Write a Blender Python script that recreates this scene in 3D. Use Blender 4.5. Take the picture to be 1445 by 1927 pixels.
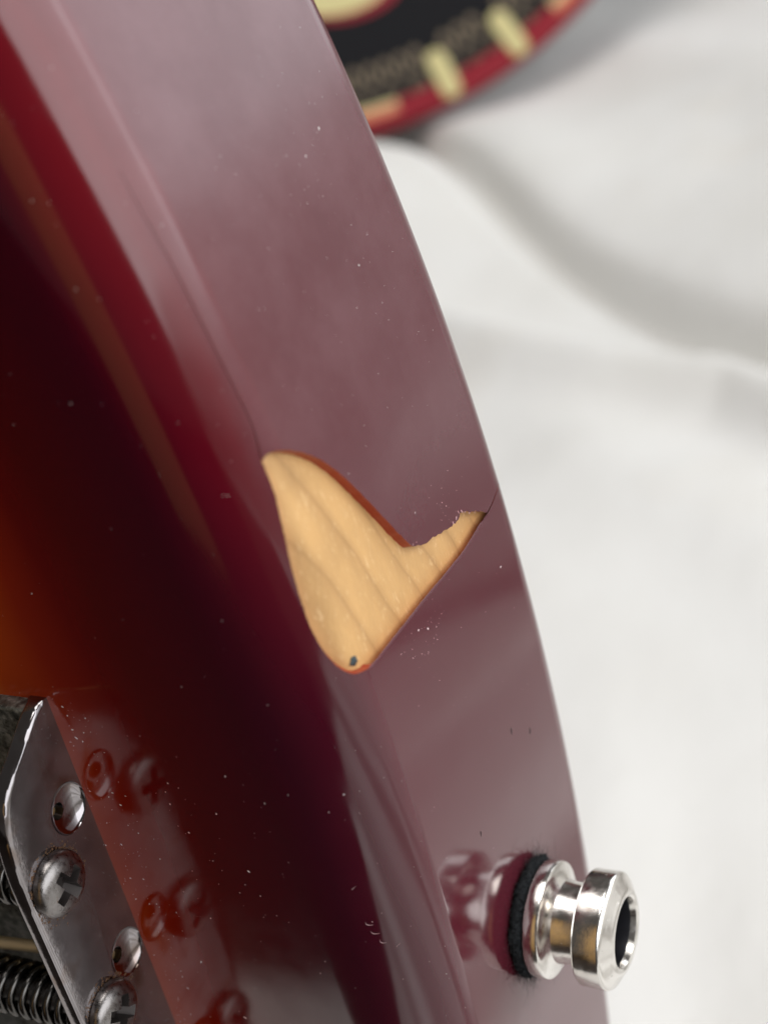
import bpy, bmesh, math, random
import numpy as np
from mathutils import Matrix, Vector
from mathutils.geometry import delaunay_2d_cdt

for o in list(bpy.data.objects):
    bpy.data.objects.remove(o)
SC = bpy.context.scene
COL = SC.collection
MM = 0.001
rng = random.Random(7)
nrng = np.random.default_rng(7)

# ------------------------------------------------------------------ camera, world, lamps, exposure
# world axes: X = towards the tail of the bass, Y = from its face to its back, Z = up. Lengths below are in mm.
CAM_R = [(0.88307959, 0.42148387, -0.2062081), (-0.03791247, 0.50212212, 0.86396529), (0.46768909, -0.75513225, 0.45939329)]
CAM_C = (59.5317, -83.4714, 119.917)
cam = bpy.data.cameras.new('camera')
camo = bpy.data.objects.new('camera', cam); COL.objects.link(camo)
m = Matrix.Identity(4)
for j in range(3):
    for i in range(3):
        m[i][j] = CAM_R[j][i]
    m[j][3] = CAM_C[j] * MM
camo.matrix_world = m
cam.sensor_fit = 'VERTICAL'; cam.sensor_height = 24.0; cam.lens = 2600 / 1927 * 24.0
cam.clip_start = 0.002; cam.clip_end = 50
cam.dof.use_dof = True; cam.dof.focus_distance = 0.147; cam.dof.aperture_fstop = 12.0
SC.camera = camo

w = bpy.data.worlds.new('World'); SC.world = w; w.use_nodes = True
w.node_tree.nodes['Background'].inputs[0].default_value = (1.0, 0.93, 0.86, 1)
w.node_tree.nodes['Background'].inputs[1].default_value = 0.07

def area(name, loc, target, size, power, col):
    l = bpy.data.lights.new(name, 'AREA'); l.shape = 'RECTANGLE'; l.size, l.size_y = size
    l.energy = power; l.color = col
    o = bpy.data.objects.new(name, l); COL.objects.link(o)
    o.location = Vector(loc) * MM
    o.rotation_euler = (Vector(target) - Vector(loc)).to_track_quat('-Z', 'Y').to_euler()
    return o
area('window_light', (1120, -330, 520), (-60, -250, 120), (2.5, 1.2), 25.0, (0.96, 0.98, 1.0))
area('window_light', (780, 1280, 520), (-60, 60, 80), (1.7, 0.9), 10.5, (0.94, 0.97, 1.0))
area('ceiling_light', (120, 180, 1500), (-50, 300, -160), (0.9, 0.9), 13.2, (1.0, 0.975, 0.94))

vs = SC.view_settings
vs.view_transform = 'Standard'; vs.look = 'None'; vs.exposure = 0.16; vs.gamma = 1.0; vs.use_curve_mapping = False
SC.cycles.use_denoising = True
SC.cycles.max_bounces = 8

# ------------------------------------------------------------------ helpers
def tag(o, label=None, cat=None, group=None, kind=None):
    if label: o['label'] = label
    if cat: o['category'] = cat
    if group: o['group'] = group
    if kind: o['kind'] = kind
    return o

def empty(name, loc=(0, 0, 0)):
    o = bpy.data.objects.new(name, None); COL.objects.link(o)
    o.empty_display_size = 0.01; o.location = Vector(loc) * MM
    return o

def link(name, me, mats, parent=None, smooth=True):
    if not isinstance(mats, (list, tuple)): mats = [mats]
    for mt in mats: me.materials.append(mt)
    o = bpy.data.objects.new(name, me); COL.objects.link(o)
    if parent is not None: o.parent = parent
    return o

def mesh_np(name, V, F, mats, parent=None, smooth=True, normals=None, attr=None, mat_idx=None):
    """V in mm (absolute, or relative to a parent at the origin)."""
    me = bpy.data.meshes.new(name)
    me.from_pydata((np.asarray(V, float) * MM).tolist(), [], [tuple(int(i) for i in f) for f in F])
    if mat_idx is not None: me.polygons.foreach_set('material_index', np.asarray(mat_idx, np.int32))
    me.polygons.foreach_set('use_smooth', np.full(len(me.polygons), bool(smooth)))
    for an, vals in (attr or {}).items():
        a = me.attributes.new(an, 'FLOAT', 'POINT'); a.data.foreach_set('value', np.asarray(vals, np.float32))
    me.update()
    if normals is not None:
        me.normals_split_custom_set_from_vertices([tuple(n) for n in normals])
    return link(name, me, mats, parent)

def from_bm(name, bm, mats, parent=None, smooth=True, sharp=35):
    bmesh.ops.scale(bm, vec=(MM, MM, MM), verts=bm.verts)
    me = bpy.data.meshes.new(name); bm.to_mesh(me); bm.free()
    me.polygons.foreach_set('use_smooth', np.full(len(me.polygons), bool(smooth)))
    if smooth and sharp: me.set_sharp_from_angle(angle=math.radians(sharp))
    return link(name, me, mats, parent)

def lathe_x(profile, segs=96, cap=True):
    """profile: list of (x, r); axis X through the origin. Returns V, F."""
    V, F = [], []
    n = len(profile)
    for k in range(segs):
        a = 2 * math.pi * k / segs
        for x, r in profile: V.append((x, r * math.cos(a), r * math.sin(a)))
    for k in range(segs):
        k2 = (k + 1) % segs
        for i in range(n - 1):
            F.append((k * n + i, k * n + i + 1, k2 * n + i + 1, k2 * n + i))
    return V, F

def catmull(P, n, closed=False):
    P = np.asarray(P, float); out = []
    N = len(P); rngi = range(N if closed else N - 1)
    for i in rngi:
        p1, p2 = P[i], P[(i + 1) % N]
        p0 = P[i - 1] if (closed or i > 0) else 2 * p1 - p2
        p3 = P[(i + 2) % N] if (closed or i + 2 < N) else 2 * p2 - p1
        for t in np.arange(n) / n:
            out.append(0.5 * ((2 * p1) + (-p0 + p2) * t + (2 * p0 - 5 * p1 + 4 * p2 - p3) * t * t + (-p0 + 3 * p1 - 3 * p2 + p3) * t ** 3))
    if not closed: out.append(P[-1])
    return np.array(out)

def tube(path, r, sides=6, closed_ends=True):
    path = np.asarray(path, float); n = len(path)
    r = np.broadcast_to(np.asarray(r, float), (n,))
    V, F = [], []
    T = np.gradient(path, axis=0); T /= np.linalg.norm(T, axis=1)[:, None] + 1e-12
    up = np.array([0.31, 0.2, 0.93]); 
    for i in range(n):
        a = np.cross(T[i], up)
        if np.linalg.norm(a) < 1e-3: a = np.cross(T[i], [1, 0, 0])
        a /= np.linalg.norm(a); b = np.cross(T[i], a)
        for k in range(sides):
            t = 2 * math.pi * k / sides
            V.append(path[i] + r[i] * (math.cos(t) * a + math.sin(t) * b))
    for i in range(n - 1):
        for k in range(sides):
            k2 = (k + 1) % sides
            F.append((i * sides + k, i * sides + k2, (i + 1) * sides + k2, (i + 1) * sides + k))
    if closed_ends:
        F.append(tuple(range(sides - 1, -1, -1))); F.append(tuple((n - 1) * sides + k for k in range(sides)))
    return V, F

def join(parts):
    V, F = [], []
    for v, f in parts:
        o = len(V); V.extend([tuple(q) for q in v]); F.extend([tuple(i + o for i in q) for q in f])
    return V, F

# ------------------------------------------------------------------ materials
class NT:
    def __init__(s, name):
        s.m = bpy.data.materials.new(name); s.m.use_nodes = True
        s.t = s.m.node_tree; s.b = s.t.nodes['Principled BSDF']
    def n(s, typ, **kw):
        nd = s.t.nodes.new(typ)
        for k, v in kw.items():
            if k.startswith('i_'):
                key = k[2:]; key = int(key) if key.isdigit() else key
                nd.inputs[key].default_value = v
            else: setattr(nd, k, v)
        return nd
    def l(s, a, b): s.t.links.new(a, b)
    def set(s, **kw):
        for k, v in kw.items(): s.b.inputs[k.replace('_', ' ')].default_value = v
        return s
    def ramp(s, src, stops, interp='LINEAR'):
        r = s.n('ShaderNodeValToRGB'); r.color_ramp.interpolation = interp
        e = r.color_ramp.elements
        while len(e) < len(stops): e.new(0.5)
        for el, (p, c) in zip(e, stops):
            el.position = p; el.color = (c[0], c[1], c[2], 1) if not isinstance(c, (int, float)) else (c, c, c, 1)
        s.l(src, r.inputs[0]); return r
    def coord(s, scale=(1, 1, 1), rot=(0, 0, 0)):
        tc = s.n('ShaderNodeTexCoord'); mp = s.n('ShaderNodeMapping')
        mp.inputs['Scale'].default_value = scale; mp.inputs['Rotation'].default_value = rot
        s.l(tc.outputs['Object'], mp.inputs[0]); return mp.outputs[0]
    def noise(s, vec, scale, detail=4, rough=0.5):
        nd = s.n('ShaderNodeTexNoise'); nd.inputs['Scale'].default_value = scale
        nd.inputs['Detail'].default_value = detail; nd.inputs['Roughness'].default_value = rough
        s.l(vec, nd.inputs['Vector']); return nd.outputs['Fac']
    def bump(s, h, strength, dist):
        b = s.n('ShaderNodeBump'); b.inputs['Strength'].default_value = strength; b.inputs['Distance'].default_value = dist
        s.l(h, b.inputs['Height']); s.l(b.outputs[0], s.b.inputs['Normal']); return b
    def maprange(s, src, a, b, c, d):
        r = s.n('ShaderNodeMapRange'); r.inputs[1].default_value = a; r.inputs[2].default_value = b
        r.inputs[3].default_value = c; r.inputs[4].default_value = d; s.l(src, r.inputs[0]); return r.outputs[0]

def plain(name, col, rough, metal=0.0, **kw):
    q = NT(name); q.b.inputs['Base Color'].default_value = (*col, 1); q.b.inputs['Roughness'].default_value = rough
    q.b.inputs['Metallic'].default_value = metal; q.set(**kw); return q.m

# finish: colour follows the sunburst (attribute 'burst' = mm inwards from the outline, negative down the side)
q = NT('sunburst_lacquer')
at = q.n('ShaderNodeAttribute', attribute_name='burst')
vec = q.coord()
wob = q.noise(vec, 60, 3)
ad = q.n('ShaderNodeMath', operation='MULTIPLY_ADD', i_1=2.4)
q.l(wob, ad.inputs[0]); q.l(at.outputs['Fac'], ad.inputs[2])
t = q.maprange(ad.outputs[0], -20 + 1.2, 80 + 1.2, 0, 1)
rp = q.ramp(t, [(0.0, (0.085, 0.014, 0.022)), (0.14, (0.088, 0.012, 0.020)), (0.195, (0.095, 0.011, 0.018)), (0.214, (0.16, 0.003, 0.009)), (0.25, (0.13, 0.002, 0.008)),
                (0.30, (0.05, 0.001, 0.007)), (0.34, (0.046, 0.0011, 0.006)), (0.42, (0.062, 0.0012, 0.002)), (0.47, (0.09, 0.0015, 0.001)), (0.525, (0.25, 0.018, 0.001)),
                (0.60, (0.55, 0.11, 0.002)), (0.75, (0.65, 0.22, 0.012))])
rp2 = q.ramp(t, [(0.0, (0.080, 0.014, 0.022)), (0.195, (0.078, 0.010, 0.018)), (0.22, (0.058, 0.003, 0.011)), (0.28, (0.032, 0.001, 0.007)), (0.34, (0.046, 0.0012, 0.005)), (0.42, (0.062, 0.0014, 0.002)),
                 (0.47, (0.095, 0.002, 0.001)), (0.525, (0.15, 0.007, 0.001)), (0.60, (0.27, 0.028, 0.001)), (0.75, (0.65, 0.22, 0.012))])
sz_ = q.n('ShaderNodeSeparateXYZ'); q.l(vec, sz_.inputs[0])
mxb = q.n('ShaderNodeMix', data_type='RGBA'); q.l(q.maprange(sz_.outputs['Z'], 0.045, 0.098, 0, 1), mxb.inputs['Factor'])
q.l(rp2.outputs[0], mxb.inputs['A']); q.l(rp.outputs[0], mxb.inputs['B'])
# a thin dust film dulls the upper side
film = q.n('ShaderNodeMix', data_type='RGBA'); film.inputs['B'].default_value = (0.45, 0.28, 0.31, 1)
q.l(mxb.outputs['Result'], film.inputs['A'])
fz1 = q.noise(vec, 95, 6, 0.65)
hz = q.n('ShaderNodeAttribute', attribute_name='haze')
fm = q.n('ShaderNodeMath', operation='MULTIPLY'); q.l(hz.outputs['Fac'], fm.inputs[0]); q.l(q.maprange(fz1, 0.38, 0.72, 0.0, 0.09), fm.inputs[1])
q.l(fm.outputs[0], film.inputs['Factor'])
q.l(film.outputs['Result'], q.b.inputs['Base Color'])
q.set(IOR=1.63)
sm = q.noise(vec, 140, 5, 0.6)
hz = q.n('ShaderNodeAttribute', attribute_name='haze')           # handling haze on the upper side, polished by the strap near the button
hm = q.n('ShaderNodeMath', operation='MULTIPLY_ADD', i_1=0.13); q.l(hz.outputs['Fac'], hm.inputs[0]); q.l(q.maprange(sm, 0.35, 0.7, 0.07, 0.13), hm.inputs[2])
q.l(hm.outputs[0], q.b.inputs['Roughness'])
big = q.noise(vec, 45, 2)
q.bump(big, 0.05, 0.002)
M_FIN = q.m

q = NT('lacquer_edge'); q.set(Roughness=0.35, IOR=1.5)
q.b.inputs['Base Color'].default_value = (0.30, 0.024, 0.007, 1)
q.b.inputs['Subsurface Weight'].default_value = 0.0
M_EDGE = q.m

q = NT('bare_alder')
vec = q.coord((1, 1, 1), (math.radians(-20), 0, 0))
sep = q.n('ShaderNodeSeparateXYZ'); q.l(vec, sep.inputs[0])
dn = q.noise(vec, 70, 2)
y = q.n('ShaderNodeMath', operation='MULTIPLY_ADD', i_1=0.0022); q.l(dn, y.inputs[0]); q.l(sep.outputs['Y'], y.inputs[2])
sc = q.n('ShaderNodeMath', operation='MULTIPLY', i_1=1 / 0.0046); q.l(y.outputs[0], sc.inputs[0])
fr = q.n('ShaderNodeMath', operation='FRACT'); q.l(sc.outputs[0], fr.inputs[0])
ring = q.ramp(fr.outputs[0], [(0.0, 0.95), (0.04, 0.45), (0.2, 0.05), (0.6, 0.08), (0.9, 0.5), (1.0, 0.95)])
fn = q.noise(q.coord((1, 1, 0.45)), 1500, 5, 0.75)
mott = q.noise(q.coord((1, 1, 0.5)), 260, 4, 0.6)
mx = q.n('ShaderNodeMix', data_type='RGBA'); mx.inputs['A'].default_value = (0.585, 0.345, 0.135, 1); mx.inputs['B'].default_value = (0.42, 0.235, 0.088, 1)
q.l(ring.outputs[0], mx.inputs['Factor'])
mx2 = q.n('ShaderNodeMix', data_type='RGBA', blend_type='MULTIPLY'); q.l(mx.outputs['Result'], mx2.inputs['A'])
q.l(q.ramp(mott, [(0.28, (0.86, 0.84, 0.82)), (0.5, (0.98, 0.97, 0.96)), (0.66, (1.05, 1.04, 1.03))]).outputs[0], mx2.inputs['B']); mx2.inputs['Factor'].default_value = 1
mx3 = q.n('ShaderNodeMix', data_type='RGBA'); q.l(mx2.outputs['Result'], mx3.inputs['A']); mx3.inputs['B'].default_value = (0.74, 0.50, 0.26, 1)
q.l(q.maprange(fn, 0.56, 0.7, 0, 0.75), mx3.inputs['Factor'])
q.l(mx3.outputs['Result'], q.b.inputs['Base Color']); q.set(Roughness=0.5)
q.bump(fn, 0.6, 0.0002)
M_WOOD = q.m

q = NT('tarnished_nickel'); vec = q.coord()
a = q.noise(vec, 900, 5, 0.65); b2 = q.noise(vec, 160, 3)
rp = q.ramp(b2, [(0.32, (0.22, 0.20, 0.205)), (0.55, (0.33, 0.31, 0.32)), (0.7, (0.21, 0.15, 0.12))])
q.l(rp.outputs[0], q.b.inputs['Base Color']); q.set(Metallic=1.0)
q.l(q.maprange(a, 0.35, 0.7, 0.05, 0.16), q.b.inputs['Roughness'])
q.bump(a, 0.07, 0.0002)
M_NICK = q.m

q = NT('corroded_base'); vec = q.coord()
a = q.noise(vec, 700, 6, 0.7)
rp = q.ramp(a, [(0.35, (0.05, 0.05, 0.045)), (0.5, (0.16, 0.16, 0.14)), (0.62, (0.34, 0.33, 0.30)), (0.75, (0.16, 0.09, 0.05))])
q.l(rp.outputs[0], q.b.inputs['Base Color']); q.set(Metallic=0.85)
q.l(q.maprange(a, 0.3, 0.7, 0.22, 0.6), q.b.inputs['Roughness']); q.bump(a, 0.6, 0.0004)
M_CORR = q.m

q = NT('aged_steel_screw'); vec = q.coord()
a = q.noise(vec, 1200, 5, 0.65)
rp = q.ramp(a, [(0.35, (0.20, 0.185, 0.18)), (0.6, (0.29, 0.275, 0.27)), (0.75, (0.18, 0.10, 0.06))])
q.l(rp.outputs[0], q.b.inputs['Base Color']); q.set(Metallic=1.0)
q.l(q.maprange(a, 0.3, 0.7, 0.2, 0.42), q.b.inputs['Roughness']); q.bump(a, 0.2, 0.0002)
M_SCREW = q.m

q = NT('polished_nickel'); vec = q.coord()
a = q.noise(q.coord((1, 1, 1)), 1100, 5, 0.6)
q.b.inputs['Base Color'].default_value = (0.80, 0.775, 0.74, 1); q.set(Metallic=1.0)
q.l(q.maprange(a, 0.35, 0.75, 0.13, 0.30), q.b.inputs['Roughness']); q.bump(a, 0.10, 0.0001)
M_BUT = q.m
M_RECESS = plain('screw_recess', (0.05, 0.042, 0.04), 0.45, 0.6)
M_SPRING = plain('blackened_spring', (0.10, 0.095, 0.09), 0.22, 1.0)
M_BRASS = plain('wound_string', (0.85, 0.66, 0.40), 0.35, 0.8)
q = NT('black_felt'); vec = q.coord(); a = q.noise(vec, 2600, 4, 0.8)
q.l(q.ramp(a, [(0.35, (0.006, 0.007, 0.008)), (0.75, (0.045, 0.05, 0.055))]).outputs[0], q.b.inputs['Base Color']); q.set(Roughness=0.95)
q.b.inputs['Specular IOR Level'].default_value = 0.15
q.bump(a, 1.0, 0.0006); M_FELT = q.m
M_FUZZ = plain('felt_fibre', (0.015, 0.016, 0.018), 0.8)
M_DUST = plain('dust_fleck', (0.72, 0.68, 0.66), 0.9)
M_SCR = plain('scratch', (0.38, 0.27, 0.27), 0.5)
M_PIT = plain('dark_pit', (0.015, 0.004, 0.006), 0.6)
M_GRIME = plain('rust_grime', (0.11, 0.055, 0.025), 0.85)

q = NT('white_cotton'); vec = q.coord()
a = q.noise(vec, 2200, 3, 0.7); st = q.noise(vec, 9, 3)
rp = q.ramp(st, [(0.3, (0.80, 0.79, 0.76)), (0.6, (0.835, 0.83, 0.81)), (0.8, (0.79, 0.77, 0.73))])
q.l(rp.outputs[0], q.b.inputs['Base Color']); q.set(Roughness=0.9)
q.b.inputs['Specular IOR Level'].default_value = 0.2
q.b.inputs['Sheen Weight'].default_value = 0.15
wr = q.noise(q.coord((1, 0.6, 1), (0, 0, 0.5)), 26, 5, 0.55)
hh = q.n('ShaderNodeMath', operation='MULTIPLY_ADD', i_1=14.0); q.l(wr, hh.inputs[0]); q.l(a, hh.inputs[2])
q.bump(hh.outputs[0], 0.3, 0.0005); M_CLOTH = q.m
M_DISC = plain('black_disc_paint', (0.008, 0.008, 0.010), 0.7, Specular_IOR_Level=0.15)
M_RED = plain('red_rim_paint', (0.26, 0.012, 0.024), 0.5, Specular_IOR_Level=0.2)
M_CREAM = plain('cream_paint', (0.62, 0.55, 0.27), 0.6, Specular_IOR_Level=0.2)
M_ORNG = plain('orange_paint', (0.62, 0.20, 0.10), 0.5)
M_GOLD = plain('dull_gold_print', (0.16, 0.12, 0.075), 0.6)

# ------------------------------------------------------------------ the white cloth
def crease_curve():
    P = [(-1500, 1720), (-900, 1240), (-456, 870), (-229, 648), (-96, 531), (60, 425), (200, 352), (420, 230), (560, 80), (630, -250), (650, -1100)]
    return catmull(P, 12)

def cloth_height(X, Y):
    cr = crease_curve(); best = np.full(X.shape, 1e9); sg = np.zeros(X.shape); al = np.zeros(X.shape); run = 0; gx_ = np.zeros(X.shape); gy_ = np.zeros(X.shape)
    for a, b in zip(cr[:-1], cr[1:]):
        d = b - a; L = np.hypot(*d)
        t = np.clip(((X - a[0]) * d[0] + (Y - a[1]) * d[1]) / L ** 2, 0, 1)
        ex, ey = X - a[0] - t * d[0], Y - a[1] - t * d[1]
        dd = np.hypot(ex, ey); s = np.sign(d[0] * ey - d[1] * ex)
        k = dd < best
        best = np.where(k, dd, best); sg = np.where(k, s, sg); gx_ = np.where(k, ex * s / (dd + 1e-6), gx_); gy_ = np.where(k, ey * s / (dd + 1e-6), gy_); al = np.where(k, run + t * L, al); run += L
    s = best * sg
    h = np.zeros(X.shape)
    sp = np.maximum(s, 0); sn = np.minimum(s, 0)
    wav = 1 + 0.25 * np.sin(al / 160 + 0.5)
    rise = (0.16 + 1.0 / (1 + np.exp(-(X - 260) / 60))) * sp
    gr = 1 / (1 + np.exp(-(X - 95) / 26))
    h += ((23 + 60 * gr) * (1 - np.exp(-(sp / 18) ** 1.5)) + 16 * (1 - np.exp(-sp / 120))) * wav + 215 * (1 - np.exp(-rise / 215))
    # the rolled ridge in front of the crease
    cres = -30 - 0.42 * np.maximum(-100 - X, 0) - 3 * np.sin(al / 90)
    h += 20 * np.exp(-((s - cres) / np.where(s > cres, 11, 18)) ** 2) - 12 * np.exp(-(s / 11) ** 2)
    h += 5 * np.exp(-((s + 105) / 34) ** 2) * (0.6 + 0.4 * np.sin(al / 130))
    # second shallow fold on the upper part, low waves everywhere
    h += 10 * np.exp(-((s - 150 - 0.12 * (al - 1200)) / 60) ** 2)
    h += 2.0 * np.sin(X / 71 + Y / 133 + 1.2) + 0.6 * np.sin(X / 39 - Y / 61 + np.sin(Y / 90) * 1.3)
    # finer gathers to the right of the bass, running away from it
    g = 1 / (1 + np.exp(-(X - 20) / 30)) * np.exp(-np.maximum(Y - 420, 0) / 80)
    u = X + 0.47 * Y + 9 * np.sin(Y / 55) + 6 * np.sin(X / 47)
    h += g * (5.0 * np.sin(u / 8.5) * (0.5 + 0.5 * np.sin(u / 23 + 1)) + 5.5 * np.sin(u / 15 + 2))
    # swell that carries the round plate
    h += 72 * np.exp(-(((X + 480) / 200) ** 2 + ((Y - 742) / 110) ** 2))
    h += 0.25 * np.sin(X / 13 + 2.2 * np.sin(Y / 47)) * np.sin(Y / 29 + 1.4 * np.sin(X / 60)) + 0.45 * np.sin((X + Y) / 21 + 1.5 * np.sin((X - Y) / 50))
    push = (-8 - 45 * gr) * np.exp(-((s - 19) / 12) ** 2)              # the upper sheet rolls over the crease
    return h - 160, X + gx_ * push, Y + gy_ * push

xs = np.concatenate([np.arange(-1500, -620, 22), np.arange(-620, 320, 4.5), np.arange(320, 1100, 20)])
ys = np.concatenate([np.arange(-125, 100, 9), np.arange(100, 1000, 4.5), np.arange(1000, 1760, 20)])
GX, GY = np.meshgrid(xs, ys, indexing='ij')
ys0 = np.interp(xs, [-300, 0, 70, 130, 400, 520, 620], [-121, -127, -188, -245, -330, -520, -1000])     # front edge of the sheet
GY = np.where(GY < 100, 100 + (GY - 100) * ((100 - ys0) / 225.0)[:, None], GY)
GZ, GX, GY = cloth_height(GX, GY)
# front hem: the sheet turns down over the edge at y = -125
hem_y = [-8 * math.sin(k * math.pi / 16) for k in range(1, 9)] + [-8 - 0.2 * k for k in range(1, 9)]
hem_z = [-8 * (1 - math.cos(k * math.pi / 16)) for k in range(1, 9)] + [-8 - 29 * k for k in range(1, 9)]
HX = np.stack([xs] * 16, 1); HY = np.stack([np.array(hem_y) + ys0[i] for i in range(len(xs))], 0)
HZ = GZ[:, :1] + np.array(hem_z)[None, :]
AX = np.concatenate([HX[:, ::-1], GX], 1); AY = np.concatenate([HY[:, ::-1], GY], 1); AZ = np.concatenate([HZ[:, ::-1], GZ], 1)
ni, nj = AX.shape
idx = np.arange(ni * nj).reshape(ni, nj)
F = np.stack([idx[:-1, :-1], idx[1:, :-1], idx[1:, 1:], idx[:-1, 1:]], -1).reshape(-1, 4)
cloth = mesh_np('white_cloth', np.stack([AX, AY, AZ], -1).reshape(-1, 3), F, M_CLOTH)
tag(cloth, 'white cotton sheet spread under and behind the instrument, with soft rolled folds', 'cloth')

# unseen tan post, added so the rounded edge reflects a brown streak
bm = bmesh.new()
def slab(bm, lo, hi):
    vs = [bm.verts.new((x, y, z)) for x in (lo[0], hi[0]) for y in (lo[1], hi[1]) for z in (lo[2], hi[2])]
    for f in ((0, 1, 3, 2), (4, 6, 7, 5), (0, 4, 5, 1), (2, 3, 7, 6), (0, 2, 6, 4), (1, 5, 7, 3)): bm.faces.new([vs[i] for i in f])
slab(bm, (-310, -1350, -445), (110, -1250, 1500))
bmesh.ops.recalc_face_normals(bm, faces=bm.faces); bmesh.ops.bevel(bm, geom=bm.edges[:], offset=6, segments=2, affect='EDGES')
bf = bmesh.new(); slab(bf, (-2500, -2500, -460), (2500, 2500, -445.2)); bmesh.ops.recalc_face_normals(bf, faces=bf.faces)
tag(from_bm('floor', bf, plain('dark_floor', (0.035, 0.026, 0.022), 0.7)), kind='structure')
tag(from_bm('streak_post', bm, plain('streak_post_tan', (0.62, 0.38, 0.15), 0.5)), kind='structure')

# ------------------------------------------------------------------ the round plate behind
KP = 975.0 / 2600.0                      # mm per unit of the plate's own drawing
RM = np.array(CAM_R)
pc = np.array(CAM_C) + RM.T @ np.array([(459 - 722.5) * KP, (963.5 + 596) * KP, -975.0])
plate = empty('round_plate', pc)
plate.rotation_euler = Matrix([[CAM_R[j][i] for j in range(3)] for i in range(3)]).to_euler()
tag(plate, 'round black plate with red rim and cream bars leaning on the cloth', 'plate')
RD = 879 * KP
def lathe_z(profile, segs=160):
    V, F = lathe_x(profile, segs)
    return [(y, z, x) for x, y, z in V], F
V, F = lathe_z([(-22, 0.01), (-22, RD - 26), (-6, RD - 26), (-6, RD - 18), (0, RD - 17), (0, 0.01)])
mesh_np('dial_face', V, F, M_DISC, plate, smooth=False)
prof = [(-14, RD - 17.5)] + [(-7 + 8.5 * math.cos(t), RD - 9 + 9 * math.sin(t)) for t in np.linspace(-0.9, 3.6, 16)]
prof = [(-22, RD - 20), (-22, RD - 6)] + [(-10 + 12 * math.sin(t), RD - 8 + 8 * math.cos(t)) for t in np.linspace(-0.6, 1.57, 12)] + [(2, RD - 16.5), (-4, RD - 16.8)]
V, F = lathe_z(prof); mesh_np('rim', V, F, M_RED, plate)
def polar(r, deg): a = math.radians(deg); return (r * math.sin(a), -r * math.cos(a))
def pill(L, wd, h, n=8):
    P = [(L / 2 - wd / 2 + wd / 2 * math.cos(t), wd / 2 * math.sin(t)) for t in np.linspace(-math.pi / 2, math.pi / 2, n)]
    P += [(-x, -y) for x, y in P]
    V = [(x, y, 0) for x, y in P] + [(x * 0.97, y * 0.9, h) for x, y in P]; N = len(P)
    F = [tuple(range(N, 2 * N))] + [(i, (i + 1) % N, N + (i + 1) % N, N + i) for i in range(N)]
    return V, F
V, F = pill(98 * KP, 40 * KP, 2.0)
bar0 = None
for deg in (-3, 7, 27, 37, 57, 67):
    if bar0 is None: bar0 = o = mesh_np('bar_mark', V, F, M_CREAM, plate, smooth=False)
    else: o = bar0.copy(); COL.objects.link(o)
    x, y = polar(826 * KP, deg); o.location = (x * MM, y * MM, 0.0015); o.rotation_euler = (0, 0, math.radians(deg - 90))
def arc_patch(r0, r1, d0, d1, z, n=14):
    V = [(*polar(r, d), z) for d in np.linspace(d0, d1, n) for r in (r0, r1)]
    return V, [(2 * i, 2 * i + 1, 2 * i + 3, 2 * i + 2) for i in range(n - 1)]
for deg in (-13, 17, 47, 77):
    V, F = arc_patch(838 * KP, 858 * KP, deg - 3.6, deg + 3.0, 2.6); mesh_np('rim_patch', V, F, M_ORNG, plate, smooth=False)
    V, F = arc_patch(834 * KP, 842 * KP, deg - 3.6, deg + 3.0, 3.0); mesh_np('rim_patch', V, F, M_CREAM, plate, smooth=False)
# worn, unreadable printed characters: ovals and strokes in two rings
parts = []
def oval(r, deg, a, b, th):
    cx, cy = polar(r, deg); c, s = math.cos(math.radians(deg)), math.sin(math.radians(deg)); V = []; n = 20
    for k in range(n):
        t = 2 * math.pi * k / n
        for q in (1.0, 1 - th):
            x, y = a * q * math.cos(t), b * q * math.sin(t)
            V.append((cx + x * c - y * s, cy + x * s + y * c, 0.7))
    return V, [(2 * k, 2 * k + 1, 2 * ((k + 1) % n) + 1, 2 * ((k + 1) % n)) for k in range(n)]
for d0 in np.arange(-12, 70, 2.3):
    if min(abs(d0 - e) for e in (-3, 7, 27, 37, 57, 67)) < 1.6: continue
    parts.append(oval(779 * KP, d0, 12 * KP, 24 * KP, 0.5))
    parts.append(oval(824 * KP, d0 + rng.uniform(-.6, .6), 9 * KP, 9 * KP, 0.6))
V, F = join(parts); mesh_np('worn_print', V, F, M_GOLD, plate, smooth=False)
def blob(cx, cy, a, b, rot, z):
    V = []; n = 40
    for k in range(n):
        t = 2 * math.pi * k / n; x, y = a * math.cos(t), b * math.sin(t); c, s = math.cos(rot), math.sin(rot)
        V.append((cx + x * c - y * s, cy + x * s + y * c, z))
    return V, [tuple(range(n))]
ex, ey = (628 - 459) * KP, -(-26 + 596) * KP
V, F = blob(ex + 4, ey - 1.5, 120 * KP, 64 * KP, 0.16, 0.9); mesh_np('emblem_border', V, F, M_RED, plate, smooth=False)
V, F = blob(ex, ey, 104 * KP, 56 * KP, 0.16, 1.7); mesh_np('emblem', V, F, M_CREAM, plate, smooth=False)

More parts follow.
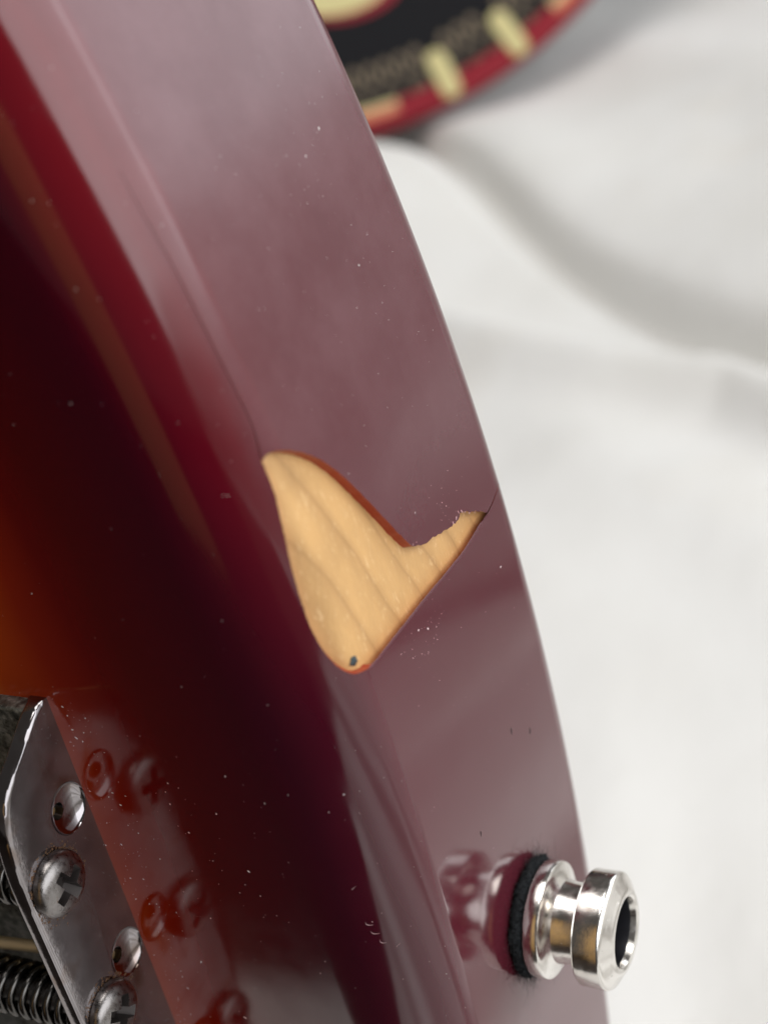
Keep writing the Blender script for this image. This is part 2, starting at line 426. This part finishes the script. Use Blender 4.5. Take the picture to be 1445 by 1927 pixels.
# ------------------------------------------------------------------ the bass: outline and sweep
bass = empty('bass_guitar', (0, 0, 0))
tag(bass, 'cherry sunburst bass guitar body with a large chip in its edge finish', 'bass guitar')
C2, C3 = 0.87116594e-3, 0.29651383e-5
TH, R2 = 46.4, 6.0
RA, RB, B0 = 14.0, 3.4, math.radians(50)         # the face edge: a broad round that tightens into the side
LA = RA * B0; L1 = LA + RB * (math.pi / 2 - B0)
D1 = RA * math.sin(B0) + RB * (1 - math.sin(B0)); Y1 = RA * (1 - math.cos(B0)) + RB * math.cos(B0)
LS = TH - Y1 - R2; L2 = R2 * math.pi / 2
fx = lambda z: -(C2 * z * z + C3 * z ** 3)
ZA, ZB = -70.0, 125.0
zv = np.arange(ZA, ZB + 0.5, 1.0)
tailpts = np.stack([fx(zv), zv], 1)
ctrl = [tailpts[-12], tailpts[-1], (-37, 147), (-62, 165), (-105, 176), (-155, 173), (-210, 158), (-265, 150), (-320, 157), (-385, 172), (-450, 176), (-490, 158), (-488, 126),
        (-455, 98), (-420, 72), (-400, 36), (-398, 0), (-398, -38), (-412, -78), (-440, -104), (-448, -130), (-425, -152), (-370, -150), (-300, -132), (-240, -130), (-180, -142),
        (-120, -155), (-70, -158), (-32, -146), (-12, -115), tailpts[0], tailpts[11]]
cc = catmull(ctrl, 9)
rest = cc[9 * 1 + 1: len(cc) - 1 - 9]          # from after tailpts[-1] to before tailpts[0]
OUT = np.concatenate([tailpts, rest]); NO = len(OUT)
tg = np.roll(OUT, -1, 0) - np.roll(OUT, 1, 0)
zz = OUT[:len(zv), 1]; tg[:len(zv)] = np.stack([-(2 * C2 * zz + 3 * C3 * zz ** 2), np.ones_like(zz)], 1)
tg /= np.linalg.norm(tg, axis=1)[:, None]
NRM = np.stack([tg[:, 1], -tg[:, 0]], 1)         # outward, in (x, z)

def prof_at(wv):
    wv = np.asarray(wv, float)
    be = np.clip(np.where(wv < LA, wv / RA, B0 + (wv - LA) / RB), 0, math.pi / 2); b = np.clip((wv - L1 - LS) / R2, 0, math.pi / 2)
    d = np.where(wv < LA, D1 - RA * np.sin(be), RB * (1 - np.sin(be))) + R2 * (1 - np.cos(b))
    y = np.where(wv < LA, RA * (1 - np.cos(be)), RA * (1 - math.cos(B0)) + RB * (math.cos(B0) - np.cos(be))) + np.clip(wv - L1, 0, LS) + R2 * np.sin(b)
    ny = -np.cos(be) + np.sin(b); nr = np.sin(be) * np.cos(b)
    return d, y, ny, nr

def surf(p2, n2, wv, depth=0.0):
    """p2, n2 (N,2) outline point and normal; wv (N,) -> points (N,3), normals (N,3)"""
    d, y, ny, nr = prof_at(wv)
    N = np.stack([nr * n2[:, 0], ny, nr * n2[:, 1]], 1)
    P = np.stack([p2[:, 0] - d * n2[:, 0], y, p2[:, 1] - d * n2[:, 1]], 1)
    return P - np.asarray(depth)[..., None] * N if np.ndim(depth) else P - depth * N, N

def surf_z(z, wv, depth=0.0):
    z = np.asarray(z, float); sl = -(2 * C2 * z + 3 * C3 * z * z); n = np.sqrt(1 + sl * sl)
    return surf(np.stack([fx(z), z], 1), np.stack([1 / n, -sl / n], 1), wv, depth)

def burst_of(wv):
    d, y, _, _ = prof_at(wv); wv = np.asarray(wv)
    return np.where(wv <= L1, d, -(wv - L1))

WR = np.concatenate([np.linspace(0, LA, 14), np.linspace(LA, L1, 7)[1:], L1 + np.linspace(0, LS, 33)[1:], L1 + LS + np.linspace(0, L2, 9)[1:]])
NW = len(WR)

# chip outline, measured on the surface as (z, arc length from the face)
CHIP = [(71.17, 12.85), (71.01, 13.81), (70.18, 15.59), (69.09, 17.24), (67.47, 19.07), (65.47, 20.73), (63.16, 22.26), (60.6, 23.75), (57.85, 25.25),
        (54.99, 26.83), (52.88, 28.1), (52.25, 28.82), (51.6, 30.21), (50.98, 32.5), (50.34, 34.86), (49.87, 36.98), (49.62, 38.34), (50.03, 39.17), (49.77, 40.19),
        (49.05, 41.19), (48.53, 42.21), (47.76, 43.54)]
HAIR = [(46.79, 44.75), (47.0, 46.2), (47.27, 47.25), (47.6, 48.6), (47.8, 51.5)]
CHIP2 = [(46.67, 42.74), (46.47, 40.24), (46.32, 37.38), (46.44, 34.2), (46.64, 30.76), (46.84, 27.45), (46.94, 24.2), (47.05, 21.05), (47.14, 18.38), (47.22, 16.5),
         (47.35, 14.93), (47.69, 13.59), (48.1, 12.62), (48.74, 11.93), (49.89, 11.34), (51.33, 10.87), (52.95, 10.58), (54.46, 10.49), (56.18, 10.54), (58.11, 10.68),
         (60.0, 10.88), (61.83, 11.12), (63.6, 11.46), (65.36, 11.76), (67.09, 12.06), (68.72, 12.22), (69.93, 12.22)]
SPLIT = [(70.81, 12.26), (74.03, 12.75), (77.15, 12.68), (80.18, 12.57), (83.15, 12.49), (86.06, 12.44), (88.9, 12.4), (91.32, 12.25), (94.33, 12.1), (97.28, 12.04)]
def dens(P, step):
    P = np.asarray(P, float); c = catmull(P, 10)
    s = np.concatenate([[0], np.cumsum(np.hypot(*np.diff(c, axis=0).T))]); n = max(2, int(s[-1] / step))
    q = np.linspace(0, s[-1], n + 1); return np.stack([np.interp(q, s, c[:, 0]), np.interp(q, s, c[:, 1])], 1)
a1 = dens([SPLIT[0]] + CHIP[:11], 0.45); a2 = dens(CHIP[10:], 0.4)
hr = dens(HAIR, 0.6); b1 = dens([HAIR[0]] + CHIP2 + [SPLIT[0]], 0.45)
sp_ = dens(SPLIT, 0.9)
tp = lambda n: np.linspace(1, 0.35, n)
jit = lambda A, k: A + nrng.normal(0, k, A.shape)
hole = np.concatenate([jit(a1[1:], 0.025), jit(a2[1:], 0.07),
                       hr + np.stack([0.08 * tp(len(hr)), 0 * hr[:, 0]], 1), (hr - np.stack([0.08 * tp(len(hr)), 0 * hr[:, 0]], 1))[::-1],
                       jit(b1[1:-1], 0.018),
                       sp_ - np.stack([0 * sp_[:, 0], 0.05 * tp(len(sp_))], 1), (sp_ + np.stack([0 * sp_[:, 0], 0.05 * tp(len(sp_))], 1))[::-1]])
NH = len(hole)
def inside(P, poly):
    P = np.asarray(P); r = np.zeros(len(P), bool); a = poly; b = np.roll(poly, -1, 0)
    for (x1, y1), (x2, y2) in zip(a, b):
        c = ((y1 > P[:, 1]) != (y2 > P[:, 1]))
        with np.errstate(divide='ignore', invalid='ignore'):
            r ^= c & (P[:, 0] < (x2 - x1) * (P[:, 1] - y1) / (y2 - y1 + 1e-15) + x1)
    return r
def segdist(P, poly, closed=True):
    best = np.full(len(P), 1e9); B = np.roll(poly, -1, 0) if closed else poly[1:]; A = poly if closed else poly[:-1]
    for a, b in zip(A, B):
        d = b - a; t = np.clip(((P - a) @ d) / (d @ d + 1e-15), 0, 1)
        best = np.minimum(best, np.linalg.norm(P - a - t[:, None] * d, axis=1))
    return best

I0, I1 = int(30 - ZA), int(112 - ZA)             # outline indices bounding the patch that holds the chip
V, Nn, F, MI, BU = [], [], [], [], []
# regular sweep
PP = []; NN = []
for i in range(NO):
    P, N = surf(np.repeat(OUT[i:i + 1], NW, 0), np.repeat(NRM[i:i + 1], NW, 0), WR); PP.append(P); NN.append(N)
V = np.concatenate(PP).tolist(); Nn = np.concatenate(NN).tolist(); BU = np.tile(burst_of(WR), NO).tolist()
for i in range(NO):
    if I0 <= i < I1: continue
    j = (i + 1) % NO
    for k in range(NW - 1): F.append((i * NW + k, i * NW + k + 1, j * NW + k + 1, j * NW + k))
MI = [0] * len(F)
# patch with the hole, triangulated in (z, w)
zc = np.arange(30, 113, 1.0)
gz, gw = np.meshgrid(zc, WR, indexing='ij'); grid = np.stack([gz.ravel(), gw.ravel()], 1)
onb = (grid[:, 0] == 30) | (grid[:, 0] == 112) | (grid[:, 1] == WR[0]) | (grid[:, 1] == WR[-1])
keep = onb | (~inside(grid, hole) & (segdist(grid, hole) > 0.3))
gp = grid[keep]
# lip ring just outside the edge: gives the finish a slightly rounded arris
hb = np.roll(hole, -1, 0) - np.roll(hole, 1, 0); hb /= np.linalg.norm(hb, axis=1)[:, None] + 1e-9
area2 = 0.5 * np.sum(hole[:, 0] * np.roll(hole[:, 1], -1) - np.roll(hole[:, 0], -1) * hole[:, 1])
outw = np.stack([hb[:, 1], -hb[:, 0]], 1) * (1 if area2 > 0 else -1)
low = (hole[:, 0] < 47.4) & (hole[:, 1] > 13.5) & (hole[:, 1] < 43)
lip = hole + np.where(low, 0.24, 0.13)[:, None] * outw
ok = ~inside(lip, hole) & (segdist(lip, hole) > 0.09)
lip = lip[ok]
pts = np.concatenate([hole, gp, lip])
ed = [(i, (i + 1) % NH) for i in range(NH)]
vo, eo, fo, ov, oe, of = delaunay_2d_cdt([Vector(p) for p in pts], ed, [], 0, 1e-6)
vo = np.array([tuple(v) for v in vo]); fo = np.array([f for f in fo])
cen = vo[fo].mean(1); kf = ~inside(cen, hole); fo = fo[kf]
ishole = np.array([any(i < NH for i in lst) for lst in ov])
lowv = (vo[:, 0] < 47.4) & (vo[:, 1] > 13.5) & (vo[:, 1] < 43)
depv = np.where(ishole, np.where(lowv, 0.13, 0.045), 0.0)
P, N = surf_z(vo[:, 0], vo[:, 1], depv)
N = N + np.where(ishole & lowv, 0.55, 0.0)[:, None] * np.array([0, 0, 1.0]); N /= np.linalg.norm(N, axis=1)[:, None]
base = len(V); V += P.tolist(); Nn += N.tolist(); BU += burst_of(vo[:, 1]).tolist()
# orient like the sweep
tri = P[fo]; fn_ = np.cross(tri[:, 1] - tri[:, 0], tri[:, 2] - tri[:, 0]); flip = (fn_ * N[fo[:, 0]]).sum(1) < 0
fo[flip] = fo[flip][:, ::-1]
F += [tuple(f + base) for f in fo]; MI += [0] * len(fo)
# broken edge walls
FT = 1.25
Pt, Nt = surf_z(hole[:, 0], hole[:, 1], np.where(low, 0.13, 0.045)); 
up_ = 1 / (1 + np.exp(-(hole[:, 0] - 51.5) / 0.6)) * (hole[:, 1] > 12.6) * (hole[:, 1] < 28.7) * (hole[:, 0] < 71)     # broken at a slant
und = ((hole[:, 0] < 47.3) & (hole[:, 1] > 14.5)) | (hole[:, 1] > 28.9)                                                    # undercut
sh = 0.12 * up_ - 1.6 * und
sh[np.abs(hole[:, 0] - 47) > 60] = 0
hole_b = hole - outw * sh[:, None]
Pb, _ = surf_z(hole_b[:, 0], hole_b[:, 1], FT)
wn3 = np.roll(Pt, -1, 0) - np.roll(Pt, 1, 0); wn = np.cross(wn3, Nt); wn /= np.linalg.norm(wn, axis=1)[:, None] + 1e-12
cchk = Pt + wn * 0.02
if area2 > 0: pass
b0 = len(V); V += Pt.tolist() + Pb.tolist(); BU += burst_of(hole[:, 1]).tolist() * 2
# wall normal must point into the hole
ctr = Pt.mean(0); sgn = np.sign(np.median(((ctr - Pt) * wn).sum(1))); wn *= sgn
Nn += wn.tolist() * 2
for i in range(NH):
    j = (i + 1) % NH
    f = (b0 + i, b0 + j, b0 + NH + j, b0 + NH + i)
    q = np.array([V[t] for t in f]); nf = np.cross(q[1] - q[0], q[2] - q[0])
    if nf @ wn[i] < 0: f = f[::-1]
    F.append(f); MI.append(1)
# face and back caps
def cap(col, y, ny, dist_fn):
    global V, Nn, BU, F, MI
    loop = np.array([PP[i][col] for i in range(NO)])[:, [0, 2]]
    gx, gz_ = np.meshgrid(np.arange(loop[:, 0].min(), loop[:, 0].max(), 4.0), np.arange(loop[:, 1].min(), loop[:, 1].max(), 4.0), indexing='ij')
    g = np.stack([gx.ravel(), gz_.ravel()], 1); g = g[inside(g, loop)]; g = g[segdist(g, loop) > 1.6]
    al = np.concatenate([loop, g])
    vo, _, fo, ov, _, _ = delaunay_2d_cdt([Vector(p) for p in al], [], [list(range(NO))], 1, 1e-6)
    vo = np.array([tuple(v) for v in vo]); b = len(V)
    V += [(x, y, z) for x, z in vo]; Nn += [(0, ny, 0)] * len(vo); BU += dist_fn(vo).tolist()
    for f in fo:
        q = vo[f]; cr = (q[1][0] - q[0][0]) * (q[2][1] - q[0][1]) - (q[1][1] - q[0][1]) * (q[2][0] - q[0][0])
        f = list(f)
        if (cr > 0) != (ny < 0): f = f[::-1]           # in (x, z), counter-clockwise faces -y
        F.append(tuple(i + b for i in f)); MI.append(0)
cap(0, 0.0, -1, lambda v: segdist(v, OUT))
cap(NW - 1, TH, 1, lambda v: np.full(len(v), -20.0))
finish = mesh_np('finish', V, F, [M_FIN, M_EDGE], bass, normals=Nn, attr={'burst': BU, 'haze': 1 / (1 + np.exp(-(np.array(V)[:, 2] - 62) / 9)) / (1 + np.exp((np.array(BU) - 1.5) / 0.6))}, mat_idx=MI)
finish['label'] = 'glossy dark cherry sunburst lacquer, cracked and chipped'

# bare wood under the chip
zw = np.arange(38, 80, 0.6); ww = np.concatenate([np.linspace(6, LA, 10), np.linspace(LA, L1, 8)[1:], np.linspace(L1, L1 + LS + 4, 60)[1:]])
gz, gw = np.meshgrid(zw, ww, indexing='ij')
dep = 1.2 + 0.012 * np.sin(gz * 0.9 + gw * 0.35) + 0.012 * np.sin(gw * 1.7 + gz * 0.3)
P, N = surf_z(gz.ravel(), gw.ravel(), dep.ravel() - 0.07)
ni, nj = gz.shape; idx = np.arange(ni * nj).reshape(ni, nj)
F = np.stack([idx[:-1, :-1], idx[:-1, 1:], idx[1:, 1:], idx[1:, :-1]], -1).reshape(-1, 4)
wood = mesh_np('bare_wood', P, F, M_WOOD, bass)
wood['label'] = 'pale bare wood exposed in the chip'

# ------------------------------------------------------------------ dust, pits and scratches on the finish
def fleck(P, N, size, elong=1.0, h=0.35):
    N = np.array(N) / np.linalg.norm(N); a = np.cross(N, [0.3, 0.5, 0.8]); a /= np.linalg.norm(a); b = np.cross(N, a)
    th = rng.uniform(0, 6.28); u = math.cos(th) * a + math.sin(th) * b; v = np.cross(N, u); n = 5
    ring = [P + 0.01 * N + size * (elong * math.cos(t) * rng.uniform(.6, 1.1) * u + math.sin(t) * rng.uniform(.6, 1.1) * v) for t in np.linspace(0, 2 * math.pi, n, endpoint=False)]
    V = ring + [P + N * (0.01 + h * size)]
    return V, [(i, (i + 1) % n, n) for i in range(n)]
parts = []
def side_fleck(z, wv, size, elong=1.0):
    if inside(np.array([[z, wv]]), hole)[0]: return
    P, N = surf_z(np.array([z]), np.array([wv])); parts.append(fleck(P[0], N[0], size, elong))
for z, wv, n, sp in [(92, 40.4, 10, 2.2), (90.5, 36, 26, 5), (79, 37.5, 22, 6), (50.5, 36.5, 16, 1.2), (53.5, 37, 18, 1.6), (44.5, 27, 46, 2.6), (42, 24, 28, 3.2), (92.7, 20.6, 10, 4), (74, 35, 16, 7), (25, 38, 10, 4)]:
    for _ in range(n):
        side_fleck(z + rng.gauss(0, sp), min(48, max(3, wv + rng.gauss(0, sp))), rng.choice([.02, .025, .03, .035, .05, .065]) * rng.uniform(.7, 1.1))
for z, wv, s in [(92, 40.4, .14), (54.93, 30.85, .1), (40.16, 44.2, .12), (79.1, 37.36, .1), (36, 7.8, .09), (90.5, 36.3, .1), (44.0, 26.2, .12), (45, 24.5, .1), (64, 22.5, .06)]: side_fleck(z, wv, s, 1.4)
for _ in range(150): side_fleck(rng.uniform(-35, 112), rng.uniform(14, 45), rng.uniform(.02, .05))
for _ in range(70): side_fleck(rng.uniform(0, 110), rng.uniform(1, 14), rng.uniform(.02, .06))
for _ in range(360):
    x = rng.uniform(-42, -12); z = rng.uniform(-10, 100) if rng.random() < .35 else rng.gauss(28, 13)
    if rng.random() < .45: x = -36.6 + abs(rng.gauss(0, 3.0)); z = rng.uniform(-5, 45)
    parts.append(fleck(np.array([x, 0, z]), (0, -1, 0), rng.choice([.014, .018, .022, .03, .035, .07]) * rng.uniform(.7, 1.3), rng.choice([1, 1.2, 1.6, 3.0])))
V, F = join(parts); d = mesh_np('dust', V, F, M_DUST, bass, smooth=False); d['kind'] = 'stuff'
for z, wv, s in [(22.83, 36.64, .32), (19.47, 40.96, .32), (18.21, 24.57, .26)]:
    P, N = surf_z(np.array([z]), np.array([wv])); a = np.array([0, 0.25, 0.97]); a -= a @ N[0] * N[0]; b = np.cross(N[0], a)
    V = [P[0] + 0.012 * N[0] + s * (1.3 * math.cos(t) * a + .55 * math.sin(t) * b) * (1 + .2 * math.sin(3 * t + z)) for t in np.linspace(0, 2 * math.pi, 12, endpoint=False)]
    mesh_np('pit', V, [tuple(range(12))], M_PIT, bass, smooth=False)
P, N = surf_z(np.array([48.5]), np.array([14.2]), 1.08)
V, F = fleck(P[0], N[0], .62, 1.2, .6); g = mesh_np('grit', V, F, plain('grit', (.03, .045, .05), .7), bass, smooth=False)
for z, wv, ln, an in [(24.3, 5.4, .35, .9), (19.3, 5.7, .45, -.9), (18.0, 6.0, .5, -1.0), (16.6, 6.5, .4, -.7), (15.6, 7.9, .3, .9)]:
    path = []
    for t in np.linspace(-1, 1, 7):
        P, N = surf_z(np.array([z + ln * t * math.cos(an) + .15 * t * t]), np.array([wv + ln * t * math.sin(an) + .25 * t * t])); path.append(P[0] + 0.005 * N[0])
    V, F = tube(path, np.array([.006, .02, .034, .042, .03, .016, .005]), 5); mesh_np('scratch', V, F, M_SCR, bass)

parts = []
for (z0, w0), ln in zip([(49.9, 37.2), (49.95, 38.1), (50.25, 38.9), (49.95, 39.6), (49.5, 40.2), (48.9, 41.0), (48.3, 42.2), (52.45, 28.6), (52.3, 29.3)], [.5, .6, .5, .6, .4, .35, .3, .3, .25]):
    P, N = surf_z(np.array([z0 + .12]), np.array([w0])); parts.append(fleck(P[0], N[0], ln * .22, 2.6, .5))
V, F = join(parts); fr_ = mesh_np('lifted_flakes', V, F, plain('crazed_lacquer', (0.45, 0.27, 0.28), 0.4), bass, smooth=False)

# ------------------------------------------------------------------ strap button
BY, BZ = 23.4, 0.0
sb0 = [(1.5, 0.05), (1.5, 6.2), (1.62, 6.55), (1.85, 6.68), (3.0, 6.68), (3.2, 6.6), (3.32, 6.4), (3.42, 6.0), (3.7, 5.3), (4.1, 4.75), (4.6, 4.7), (5.2, 4.6), (6.65, 4.55), (6.75, 4.65), (6.8, 5.9), (6.9, 6.35), (7.1, 6.55),
      (9.55, 6.6), (9.75, 6.56), (9.92, 6.44), (10.06, 6.25), (10.2, 5.98), (10.6, 5.2), (10.74, 4.95), (10.86, 4.75), (10.95, 4.5), (10.95, 4.2), (10.8, 3.95), (10.2, 3.75)]
sb = [(x * 1.09, r * 1.02) for x, r in sb0]
V, F = lathe_x(sb, 128)
V = [(x, y + BY, z + BZ) for x, y, z in V]
me_o = mesh_np('strap_button', V, F, M_BUT, bass); me_o.data.set_sharp_from_angle(angle=math.radians(32))
me_o['label'] = 'nickel strap button with a hollow flanged end'
V, F = lathe_x([(11.1, 3.82), (9.5, 3.72), (6.0, 3.6), (4.0, 3.5), (3.9, 2.6), (4.6, 2.5), (4.9, 1.6), (4.9, 0.6), (3.6, 0.5), (3.6, 0.02)], 64)
V = [(x, y + BY, z + BZ) for x, y, z in V]
mesh_np('bore', V, F, plain('dark_bore', (0.10, 0.10, 0.115), 0.38, 1.0), me_o)
V, F = lathe_x([(-0.3, 5.9), (0.25, 6.4), (0.4, 6.7), (0.5, 6.9), (0.8, 6.95), (1.1, 6.88), (1.4, 6.72), (1.58, 6.5), (1.62, 2.0)], 220)
V = np.array(V); ang = np.arctan2(V[:, 2], V[:, 1]); rr = np.hypot(V[:, 1], V[:, 2])
rr = rr + (rr > 3) * (0.10 * np.sin(ang * 7 + 1) + 0.07 * np.sin(ang * 17) + nrng.normal(0, 0.14, len(rr)))
V = np.stack([V[:, 0], rr * np.cos(ang) + BY, rr * np.sin(ang) + BZ], 1)
felt = mesh_np('felt_washer', V, F, M_FELT, me_o); felt['label'] = 'fuzzy black felt washer'
parts = []
for _ in range(520):
    a = rng.uniform(0, 2 * math.pi)
    if rng.random() < .5: a = rng.choice([1.35, -1.75, -2.1]) + rng.gauss(0, .35)
    r0 = 6.7; ln = rng.choice([.4, .5, .7, .9, 1.4]) * rng.uniform(.6, 1.4); x0 = rng.uniform(0.1, 1.5)
    if rng.random() < .05: ln *= 2.2
    p0 = np.array([x0, r0 * math.cos(a), r0 * math.sin(a)]); er = np.array([rng.gauss(0, .35), math.cos(a), math.sin(a)]); et = np.array([0, -math.sin(a), math.cos(a)]) * rng.gauss(0, 1.0)
    path = [p0 + er * ln * t + et * ln * t * t + np.array([rng.gauss(0, .06), rng.gauss(0, .06), rng.gauss(0, .06)]) * t for t in np.linspace(0, 1, 6)]
    path = [p + [0, BY, BZ] for p in path]
    path = [np.array([max(p[0], 0.04 + fx(p[2])), p[1], p[2]]) for p in path]
    parts.append(tube(path, np.linspace(.022, .009, 6), 3, False))
V, F = join(parts); fz = mesh_np('felt_fuzz', V, F, M_FUZZ, me_o); fz['kind'] = 'stuff'

# ------------------------------------------------------------------ bridge
BX = -37.25; WT = 2.1; HT = 12.1
def boolean(o, cutters):
    for c in cutters:
        md = o.modifiers.new('b', 'BOOLEAN'); md.operation = 'DIFFERENCE'; md.solver = 'EXACT'; md.object = c
    dg = bpy.context.evaluated_depsgraph_get(); dg.update()
    me = bpy.data.meshes.new_from_object(o.evaluated_get(dg), depsgraph=dg)
    old = o.data; o.modifiers.clear(); o.data = me
    for c in cutters: bpy.data.objects.remove(c)
    bpy.data.meshes.remove(old)

half = catmull([(45.0, 0.0), (44.9, 1.2), (44.1, 2.9), (42.4, 5.3), (40.2, 8.6), (38.2, 10.2), (35.2, 11.3), (31, 11.9), (27, HT), (22, HT)], 5)
ZMID = -2.0
out = [tuple(p) for p in half] + [(2 * ZMID - z, h) for z, h in half[::-1]]
bm = bmesh.new()
f0 = bm.faces.new([bm.verts.new((BX, -h, z)) for z, h in out])
ex = bmesh.ops.extrude_face_region(bm, geom=[f0])
bmesh.ops.translate(bm, verts=[v for v in ex['geom'] if isinstance(v, bmesh.types.BMVert)], vec=(-WT, 0, 0))
bmesh.ops.recalc_face_normals(bm, faces=bm.faces)
# base plate in the same bent sheet
def box(bm, lo, hi):
    vs = [bm.verts.new((x, y, z)) for x in (lo[0], hi[0]) for y in (lo[1], hi[1]) for z in (lo[2], hi[2])]
    for f in ((0, 1, 3, 2), (4, 6, 7, 5), (0, 4, 5, 1), (2, 3, 7, 6), (0, 2, 6, 4), (1, 5, 7, 3)): bm.faces.new([vs[i] for i in f])
bmesh.ops.bevel(bm, geom=[e for e in bm.edges if len(e.link_faces) == 2 and e.calc_face_angle(0) > 1.2 and max(v.co.y for v in e.verts) < -0.5], offset=0.55, segments=3, profile=0.5, affect='EDGES')
bridge = from_bm('bridge', bm, M_NICK, bass, smooth=True, sharp=40)
bridge['label'] = 'tarnished nickel bridge with an upright rear wall'
cut = []
for z in (32.4, 11.2, -9.6, -30.4):
    b2_ = bmesh.new(); bmesh.ops.create_uvsphere(b2_, u_segments=40, v_segments=24, radius=3.0)
    bmesh.ops.scale(b2_, vec=(0.42, 0.92, 1.0), verts=b2_.verts); bmesh.ops.translate(b2_, verts=b2_.verts, vec=(BX + 0.22, -2.75, z))
    cut.append(from_bm('cutter', b2_, M_NICK, None))
    b2_ = bmesh.new(); bmesh.ops.create_cone(b2_, cap_ends=True, segments=24, radius1=0.95, radius2=0.95, depth=8)
    bmesh.ops.rotate(b2_, verts=b2_.verts, cent=(0, 0, 0), matrix=Matrix.Rotation(math.pi / 2, 3, 'Y')); bmesh.ops.translate(b2_, verts=b2_.verts, vec=(BX - 1, -3.4, z))
    cut.append(from_bm('cutter', b2_, M_NICK, None))
boolean(bridge, cut)
bridge.data.set_sharp_from_angle(angle=math.radians(30))
bm = bmesh.new(); box(bm, (-112, -2.0, 2 * ZMID - 44.6), (BX - WT + 0.3, 0.02, 44.6))
bmesh.ops.recalc_face_normals(bm, faces=bm.faces)
bmesh.ops.bevel(bm, geom=[e for e in bm.edges if max(v.co.y for v in e.verts) < -1], offset=0.5, segments=3, profile=.5, affect='EDGES')
bp = from_bm('base_plate', bm, M_CORR, bridge)

SZ = [26.8, 7.6, -11.6, -30.8]; SH = 8.0
def make_screw(z, rot):
    R = 3.55; prof = [(-0.1, R * .9), (0.0, R * .93), (0.15, R), (0.5, R)]
    prof += [(0.6 + 1.5 * math.sin(t), R * math.cos(t) ** 0.7) for t in np.linspace(0.08, math.pi / 2 - 0.02, 14)] + [(2.1, 0.01)]
    prof = [(-0.1, 0.01)] + prof
    V, F = lathe_x(prof, 64)
    o = mesh_np('screw', V, F, M_SCREW, bridge)
    bmx = bmesh.new(); bmx.from_mesh(o.data); bmesh.ops.remove_doubles(bmx, verts=bmx.verts, dist=2e-5); bmesh.ops.recalc_face_normals(bmx, faces=bmx.faces); bmx.to_mesh(o.data); bmx.free()
    cs = []
    for a in (0, math.pi / 2):
        b = bmesh.new(); vs = []
        for x, l, wd in ((0.35, 0.9, 0.45), (2.6, 2.7, 0.72)):
            vs += [b.verts.new((x, sy * l, sz * wd)) for sy in (-1, 1) for sz in (-1, 1)]
        for f in ((0, 1, 3, 2), (4, 6, 7, 5), (0, 4, 5, 1), (2, 3, 7, 6), (0, 2, 6, 4), (1, 5, 7, 3)): b.faces.new([vs[i] for i in f])
        bmesh.ops.recalc_face_normals(b, faces=b.faces)
        bmesh.ops.rotate(b, verts=b.verts, cent=(0, 0, 0), matrix=Matrix.Rotation(a + rot, 3, 'X'))
        c = from_bm('cutter', b, M_SCREW, None, smooth=False); cs.append(c)
    par = o.parent; o.parent = None
    boolean(o, cs); o.parent = par
    o.data.materials.append(M_RECESS)
    for pl in o.data.polygons:
        c = pl.center / MM; r = math.hypot(c.y, c.z); u = min(1.0, max(0.0, (c.x - 0.6) / 1.5))
        pl.material_index = 1 if (r < 2.75 and c.x > 0.2 and c.x < 0.6 + 1.5 * math.sqrt(max(0.0, 1 - (r / R) ** (2 / 0.7))) - 0.1) else 0
    o.data.set_sharp_from_angle(angle=math.radians(35))
    o.location = (BX * MM, -SH * MM, z * MM)
    return o
for z, r in zip(SZ, (0.42, 0.95, 1.1, 0.2)): make_screw(z, r)
# rust crust around the first screws
parts = []
for z in SZ[:2]:
    for _ in range(260):
        a = rng.uniform(0, 6.28); r = 3.5 + abs(rng.gauss(0, .45 + .35 * (math.sin(a) < -.2)))
        parts.append(fleck(np.array([BX, -SH + r * math.cos(a), z + r * math.sin(a)]), (1, 0, 0), rng.uniform(.04, .15), 1.3, .3))
parts = [(v, f) for v, f in parts if all(-HT + .4 < p[1] < -0.5 for p in v)]
V, F = join(parts); g = mesh_np('rust_crust', V, F, M_GRIME, bridge, smooth=False); g['kind'] = 'stuff'
def helix(z, h, x0, x1, rc, pitch, rw):
    n = int((x0 - x1) / pitch * 22); t = np.linspace(0, 1, n); a = 2 * math.pi * (x0 - x1) / pitch * t
    return tube(np.stack([x0 + (x1 - x0) * t, -h + rc * np.cos(a), z + rc * np.sin(a)], 1), rw, 8)
for z in SZ:
    V, F = helix(z, SH, BX - WT - 0.4, BX - WT - 24, 2.75, 1.75, 0.52); mesh_np('spring', V, F, M_SPRING, bridge)
    V, F = lathe_x([(BX - WT - 36, 0.01), (BX - WT - 36, 1.5)] + [(BX - WT - 36 + k * .35, 1.5 if k % 2 else 1.25) for k in range(1, 102)], 20)
    V = [(x, y - SH, zz_ + z) for x, y, zz_ in V]; mesh_np('threaded_rod', V, F, M_SCREW, bridge)
    V, F = lathe_x([(-9, 0.01), (-9, 3.6), (-8.6, 4.0), (8.6, 4.0), (9, 3.6), (9, 0.01)], 40)
    V = [(BX - WT - 28 + y, -7.0 + zz_, z + x) for x, y, zz_ in V]; mesh_np('saddle', V, F, M_NICK, bridge)
for k, z in enumerate((32.4, 11.2, -9.6, -30.4)):
    r = (0.6, 0.75, 0.95, 1.15)[k]
    prof = [(BX - 1.6 - i * 0.2, r * (1.0 if i % 2 else 0.86)) for i in range(0, 300)]
    V, F = lathe_x(prof, 14); V = [(x, y - 3.4 - (BX - x) * 0.12, zz_ + z) for x, y, zz_ in V]
    mesh_np('string', V, F, M_BRASS, bridge)
